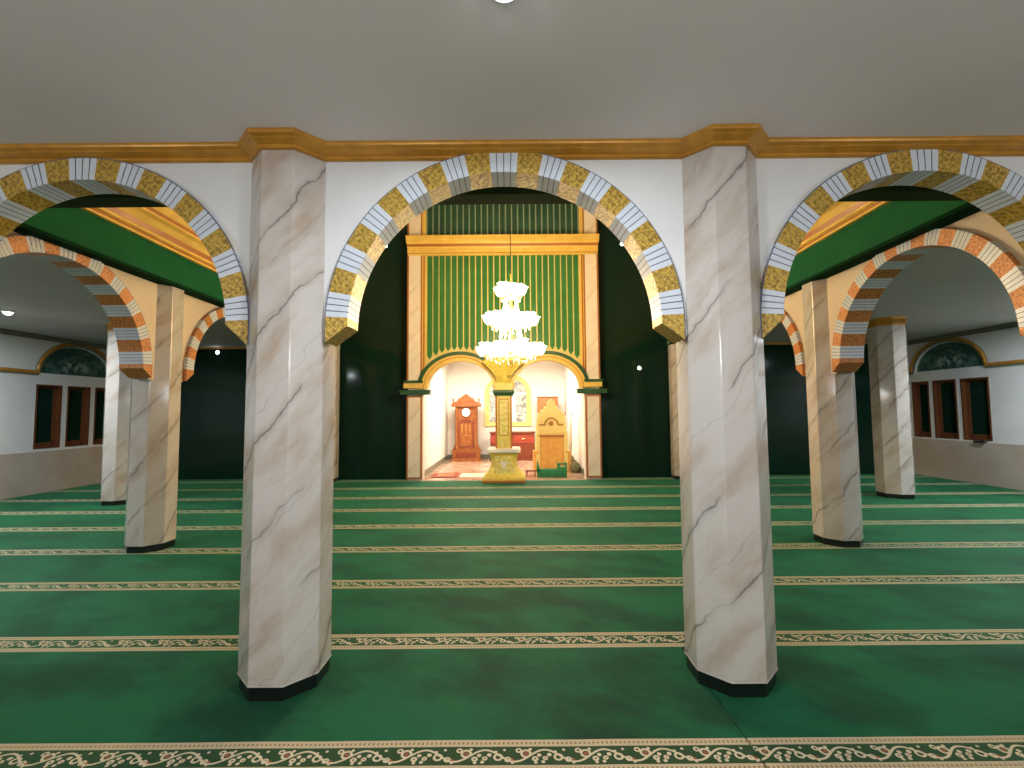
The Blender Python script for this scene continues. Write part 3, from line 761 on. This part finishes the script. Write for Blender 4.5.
for k in range(5):
    a = 2 * pi * k / 5 + .4
    st.tube([(.12 * cos(a), .12 * sin(a), 1.30), (.14 * cos(a), .14 * sin(a), 1.12), (.26 * cos(a), .26 * sin(a), .86)], .011, 'crystal', 5)
    st.tube([(.2 * cos(a), .2 * sin(a), .76), (.2 * cos(a), .2 * sin(a), .55), (.34 * cos(a), .34 * sin(a), .26)], .011, 'crystal', 5)
    st.ball((.13 * cos(a), .13 * sin(a), 1.1), .03, 'crystal', 8, 1.6); st.ball((.2 * cos(a), .2 * sin(a), .58), .03, 'crystal', 8, 1.6)
st.build('hanging_strands', ch, True)

# ------------------------------------------------------------------ lamps
fl = thing('ceiling_lamp', 'bright round lamp on the near ceiling at the top edge of the photo', 'lamp', FRONT_LAMP, 0, 'white ceiling lamps')
MB().lathe([(.075, 0), (.085, .02), (.085, .04)], 'white', 24).build('lamp_base', fl, True)
MB().lathe([(.001, -.045), (.03, -.04), (.055, -.02), (.066, 0)], 'lamp', 24).build('diffuser', fl, True)
dup(fl, (-8.75, 7.9, 3.56), 0, 'white ceiling lamp in the left aisle at the left edge of the photo', 'white ceiling lamps')
dup(fl, (9.35, 7.9, 3.56), 0, 'white ceiling lamp in the right aisle', 'white ceiling lamps')
for (x, z, l) in ((-3.43, 6.31, 'small round bright reflection high on the dark panel left of the facade'), (3.04, 6.32, 'small round bright reflection high on the dark panel right of the facade'), (-8.09, 3.46, 'small round bright reflection at the top of the dark left aisle wall'), (3.43, 2.91, 'small round bright reflection low on the dark panel right of the facade')):
    t = thing('reflection_spot', l, 'lamp', (x, BN if abs(x) < 5 else BY, z), 0, 'small bright reflections on the dark walls')  # lamp reflections in the dark glass, built as glowing discs
    r = .062
    o = MB().lathe([(r * .9, 0), (r, .012), (r * .95, .03)], 'black', 20).build('rim', t, True); o.rotation_euler = (pi / 2, 0, 0)
    o = MB().lathe([(r * .72, .03), (r * .6, .05), (.001, .062)], 'lamp', 20).build('diffuser', t, True); o.rotation_euler = (pi / 2, 0, 0)

# ------------------------------------------------------------------ furniture in the lit room
# longcase clock
ck = thing('grandfather_clock', 'carved orange-brown grandfather clock by the left wall of the lit room', 'clock', (-1.66, 16.80, .004))
MB().box((-.53, -.28, 0), (.53, .26, .09), 'wood_clock').box((-.49, -.26, .09), (.49, .26, .34), 'wood_clock', .0).box((-.53, -.28, .34), (.53, .26, .39), 'wood_clock').box((-.36, -.275, .14), (.36, -.26, .30), 'wood_dark').build('base', ck, bevel=.012)
MB().box((-.40, -.20, .39), (.40, .24, 1.95), 'wood_clock').prism([(-.49, .39), (-.40, .39), (-.40, .62)], -.22, .2, 'wood_clock').prism([(.40, .39), (.49, .39), (.40, .62)], -.22, .2, 'wood_clock').build('case', ck, bevel=.01)
MB().box((-.27, -.215, .50), (.27, -.20, 1.42), 'wood_dark').box((-.22, -.222, .55), (.22, -.215, 1.36), 'wood_clock').build('door', ck)
for s in (-1, 1):
    MB().lathe([(.05, .42), (.05, .50), (.03, .54), (.035, 1.1), (.028, 1.78), (.05, 1.84), (.05, 1.92)], 'wood_clock', 12, (s * .34, -.235, 0)).build('turned_column', ck, True)
MB().box((-.53, -.29, 1.95), (.53, .26, 2.06), 'wood_clock').prism([(-.50, 2.06), (.50, 2.06), (.44, 2.12), (.33, 2.15), (.27, 2.25), (.17, 2.29), (.10, 2.35), (0, 2.42), (-.10, 2.35), (-.17, 2.29), (-.27, 2.25), (-.33, 2.15), (-.44, 2.12)], -.26, -.18, 'wood_clock').box((-.45, -.18, 2.06), (.45, .24, 2.12), 'wood_clock').build('crown', ck, bevel=.008)
for s in (-1, 1): MB().lathe([(.035, 2.06), (.035, 2.10), (.015, 2.13), (.04, 2.19), (.03, 2.23), (.001, 2.28)], 'wood_clock', 12, (s * .46, -.2, 0)).build('finial', ck, True)
o = MB().lathe([(.19, 0), (.19, .03), (.15, .04)], 'wood_dark', 28).build('dial_rim', ck, True); o.rotation_euler = (pi / 2, 0, 0); o.location = (0, -.20, 1.75)
o = MB().lathe([(.15, 0), (.15, .045)], 'white', 28).build('dial', ck); o.rotation_euler = (pi / 2, 0, 0); o.location = (0, -.20, 1.75)
o = MB().box((-.006, -.01, 0), (.006, 0, .10), 'black').box((0, -.01, -.006), (.07, 0, .006), 'black').build('hands', ck); o.location = (0, -.246, 1.75)
MB().tube([(0, -.235, 1.35), (0, -.235, .95)], .009, 'brass', 6).lathe([(.001, -.05), (.05, -.01), (.05, .01), (.001, .05)], 'brass', 16, (0, -.235, .92)).build('pendulum', ck, True)
MB().tube([(-.14, -.23, 1.32), (-.14, -.23, 1.02)], .015, 'brass', 6).tube([(.14, -.23, 1.32), (.14, -.23, 1.02)], .015, 'brass', 6).build('weights', ck)
MB().prism([(-.2, 1.44), (-.1, 1.40), (0, 1.44), (.1, 1.40), (.2, 1.44), (.17, 1.50), (.05, 1.48), (0, 1.52), (-.05, 1.48), (-.17, 1.50)], -.23, -.2, 'wood_dark').build('carved_swag', ck)

# arched framed picture on the back wall
pc = thing('picture', 'large arched picture in a lime-gold frame on the back wall', 'picture', (-.16, QY - .002, 1.22))
def arch_pts(hw, z0, zs, rise, n=20): return [(-hw, z0), (hw, z0)] + [(hw * cos(pi * k / n), zs + rise * sin(pi * k / n)) for k in range(n + 1)]
outer = arch_pts(.87, 0, 1.25, .72); inner = arch_pts(.70, .16, 1.25, .56)
mb = MB(); n = len(outer)
for k in range(n):
    a, b = k, (k + 1) % n
    q = [outer[a], outer[b], inner[b], inner[a]]
    vs = [(x, -.05, z) for x, z in q] + [(x, 0, z) for x, z in q]
    mb.add(vs, [(0, 1, 2, 3), (0, 4, 5, 1), (3, 2, 6, 7)], 'lime_panel')
mb.build('frame', pc)
MB().prism(inner, -.02, -.005, 'picture').build('print', pc)
MB().box((-.70, -.035, 1.20), (.70, -.02, 1.28), 'white').box((-.31, -.035, .16), (-.24, -.02, 1.2), 'white').box((-.05, -.035, .16), (.30, -.02, 1.2), 'white').build('mount', pc)

# low chest
cb = thing('chest', 'low red-brown wooden chest with drawers below the picture', 'chest', (0.0, 16.95, .004))
MB().box((-.80, -.22, .06), (.80, .22, .98), 'wood_dark').box((-.83, -.25, .98), (.83, .24, 1.03), 'wood_dark').box((-.83, -.25, 0), (.83, .24, .07), 'wood_dark').build('body', cb, bevel=.01)
for s in (-1, 1):
    d = MB().box((s * .395 - .37, -.24, .62), (s * .395 + .37, -.22, .90), 'red_rug').build('drawer', cb); d['label'] = 'crimson drawer front'
    MB().tube([(s * .395 - .08, -.245, .80), (s * .395 - .05, -.27, .78), (s * .395 + .05, -.27, .78), (s * .395 + .08, -.245, .80)], .012, 'brass', 6).build('handle', d)
    d = MB().box((s * .395 - .37, -.24, .12), (s * .395 + .37, -.22, .56), 'wood_dark').build('door', cb)
    MB().ball((s * .08, -.25, .36), .02, 'brass', 8).build('knob', d)

# plain panel cupboard behind the pulpit
wb = thing('cupboard', 'plain brown wooden cupboard top showing above the yellow pulpit', 'cupboard', (1.30, 16.9, .004))
MB().box((-.37, -.18, 0), (.37, .2, 2.27), 'wood_board').box((-.39, -.2, 2.27), (.39, .22, 2.30), 'wood_dark').build('body', wb, bevel=.01)
MB().box((-.34, -.195, .1), (-.01, -.18, 2.2), 'wood_board').build('door', wb); MB().box((.01, -.195, .1), (.34, -.18, 2.2), 'wood_board').build('door', wb)

# pulpit
pp = thing('pulpit', 'yellow carved wooden pulpit with an orange panel on the right of the lit room', 'pulpit', (1.17, 13.9, .004))
sil = [(-.47, .0), (.47, .0), (.50, .55), (.46, .95), (.45, 1.35), (.40, 1.72), (.33, 1.72), (.31, 1.80), (.22, 1.82), (.20, 1.90), (.11, 1.92), (.12, 2.02), (.07, 2.10), (0, 2.13), (-.07, 2.10), (-.12, 2.02), (-.11, 1.92), (-.20, 1.90), (-.22, 1.82), (-.31, 1.80), (-.33, 1.72), (-.40, 1.72), (-.45, 1.35), (-.46, .95), (-.50, .55)]
MB().prism(sil, 0, .12, 'pulpit_yellow').build('back_board', pp, bevel=.01)
for s in (-1, 1):
    xa, xb = sorted((s * .36, s * .47)); MB().box((xa, -.22, 0), (xb, 0, 1.02), 'pulpit_yellow').prism([(xa, 1.02), (xb, 1.02), (xb, 1.08), ((xa + xb) / 2, 1.2), (xa, 1.08)], -.2, 0, 'pulpit_yellow').build('side_post', pp, bevel=.008)
    xa, xb = sorted((s * .40, s * .56)); MB().box((xa, -.24, .52), (xb, .1, .60), 'pulpit_orange').box((xa, -.2, .0), (xb, .08, .52), 'pulpit_orange').build('arm_block', pp, bevel=.01)
MB().box((-.36, -.16, .0), (.36, -.0, 1.02), 'pulpit_orange').box((-.38, -.2, 1.0), (.38, .0, 1.06), 'orange_edge').build('front_panel', pp)
for k in range(3): MB().box((-.33 + k * .225, -.175, .08), (-.12 + k * .225, -.16, .94), 'pulpit_orange').build('raised_panel', pp, bevel=.006)
mb = MB(); pts = [(.30 * cos(pi * k / 14), -.02, 1.36 + .18 * max(0, sin(pi * k / 14)) ** .8) for k in range(15)]
mb.tube([(-.36, -.02, 1.36), (-.2, -.02, 1.36)], .02, 'orange_edge', 6).tube([(.36, -.02, 1.36), (.2, -.02, 1.36)], .02, 'orange_edge', 6)
mb.tube([(.2 * cos(pi * k / 14), -.02, 1.36 + .2 * sin(pi * k / 14)) for k in range(15)], .022, 'orange_edge', 6).build('arch_ornament', pp, True)
o = MB().lathe([(.07, 0), (.06, .03), (.001, .035)], 'orange_edge', 16).build('boss', pp, True); o.rotation_euler = (pi / 2, 0, 0); o.location = (0, 0, 1.40)

# green crate
cr = thing('crate', 'green plastic crate on the floor before the yellow pulpit', 'crate', (1.06, 12.62, .004))
mb = MB(); hw, dp, hh = .40, .14, .20
for a, b in (((-hw, -dp, 0), (hw, -dp + .02, hh)), ((-hw, dp - .02, 0), (hw, dp, hh)), ((-hw, -dp, 0), (-hw + .02, dp, hh)), ((hw - .02, -dp, 0), (hw, dp, hh)), ((-hw, -dp, 0), (hw, dp, .02))): mb.box(a, b, 'crate')
mb.build('tray', cr, bevel=.006)
mb = MB()
for k in range(4): mb.lathe([(.022, 0), (.022, .01)], 'black', 10, (-.28 + k * .19, 0, 0))
o = mb.build('drain_holes', cr); o.rotation_euler = (pi / 2, 0, 0); o.location = (0, -dp, .07)
MB().box((hw - .25, -dp, .2), (hw + .0, dp, .26), 'crate').box((hw - .25, -dp, .26), (hw - .19, dp, .36), 'crate').box((hw - .04, -dp, .26), (hw, dp, .38), 'crate').box((hw - .25, -dp, .33), (hw, -dp + .03, .37), 'crate').build('raised_bin', cr, bevel=.006)
MB().prism([(-hw - .02, .15), (-hw + .10, .15), (-hw + .04, .34), (-hw, .48)], -dp, -dp + .04, 'crate').build('upright_flap', cr)

# rugs, mats, small things
tag(MB().prism([(-.30, 0), (.30, 0), (.30, .012), (-.30, .012)], 0, .1, 'red_rug').build('tmp'), 'x', 'y')
bpy.data.objects.remove(bpy.data.objects['tmp'])
rg = thing('rug', 'small red patterned prayer rug on the room floor near the left arch', 'rug', (-1.86, 12.95, .004))
MB().box((-.36, -.42, 0), (.34, .48, .014), 'red_rug').build('pile', rg)
MB().box((-.24, -.26, .014), (.22, .32, .019), 'orange_edge').build('inner_field', rg)
mt = MB().box((-.40, -.40, 0), (.42, .34, .01), 'pale_mat').box((-.1, -.02, .01), (.15, .05, .014), 'black').build('mat'); mt.location = (-1.05, 12.95, .004); tag(mt, 'pale cream mat lying right of the red rug', 'mat')
st = thing('stool', 'small dark brown footstool beside the flared pillar base', 'stool', (.50, 12.75, .004))
MB().box((-.14, -.1, .13), (.14, .1, .165), 'wood_dark').build('seat', st, bevel=.006)
for a, b in ((-1, -1), (1, -1), (1, 1), (-1, 1)): MB().box((a * .11 - .015, b * .075 - .015, 0), (a * .11 + .015, b * .075 + .015, .13), 'wood_dark').build('leg', st)

def sack(x, y, r, h, mat, label, sx=1, z=0):
    prof = [(r * .75, 0), (r * 1.0, h * .12), (r * 1.05, h * .4), (r * .9, h * .68), (r * .5, h * .85), (r * .2, h * .92), (r * .28, h)]
    o = MB().lathe(prof, mat, 20, sx=sx).build('sack', None, True)
    for v in o.data.vertices:
        f = 1 + .07 * sin(v.co.z * 23 + v.co.x * 19) + .05 * cos(v.co.y * 31); v.co.x *= f; v.co.y *= f
    o.location = (x, y, .006 + z); return tag(o, label, 'sack', 'sacks by the right wall of the lit room')
sack(1.64, 15.0, .24, .62, 'sack', 'pale cloth sack standing behind the pulpit by the right wall')
sack(1.74, 14.3, .17, .50, 'sack_dark', 'olive cloth sack, upper of the dark bundles by the right wall')
sack(1.80, 13.4, .14, .34, 'sack_dark', 'low olive sack nearest the arch by the right wall')
sack(1.70, 15.7, .22, .95, 'sack', 'tall pale sack farthest back by the right wall')
for x, y, l in ((1.86, 16.3, 'folded pale parasol leaning on the right wall behind the sacks'), (1.86, 14.6, 'folded pale flag leaning on the right wall nearer the arch')):
    t = thing('folded_parasol', l, 'parasol', (x, y, .006))
    MB().tube([(-.10, 0, 0), (0.02, 0, 1.75)], .012, 'wood_frame', 6).build('pole', t)
    MB().tube([(-.075, 0, .35), (-.05, 0, .7), (-.02, 0, 1.2), (.01, 0, 1.6)], [.07, .085, .05, .015], 'sack', 10).build('folded_cloth', t, True)
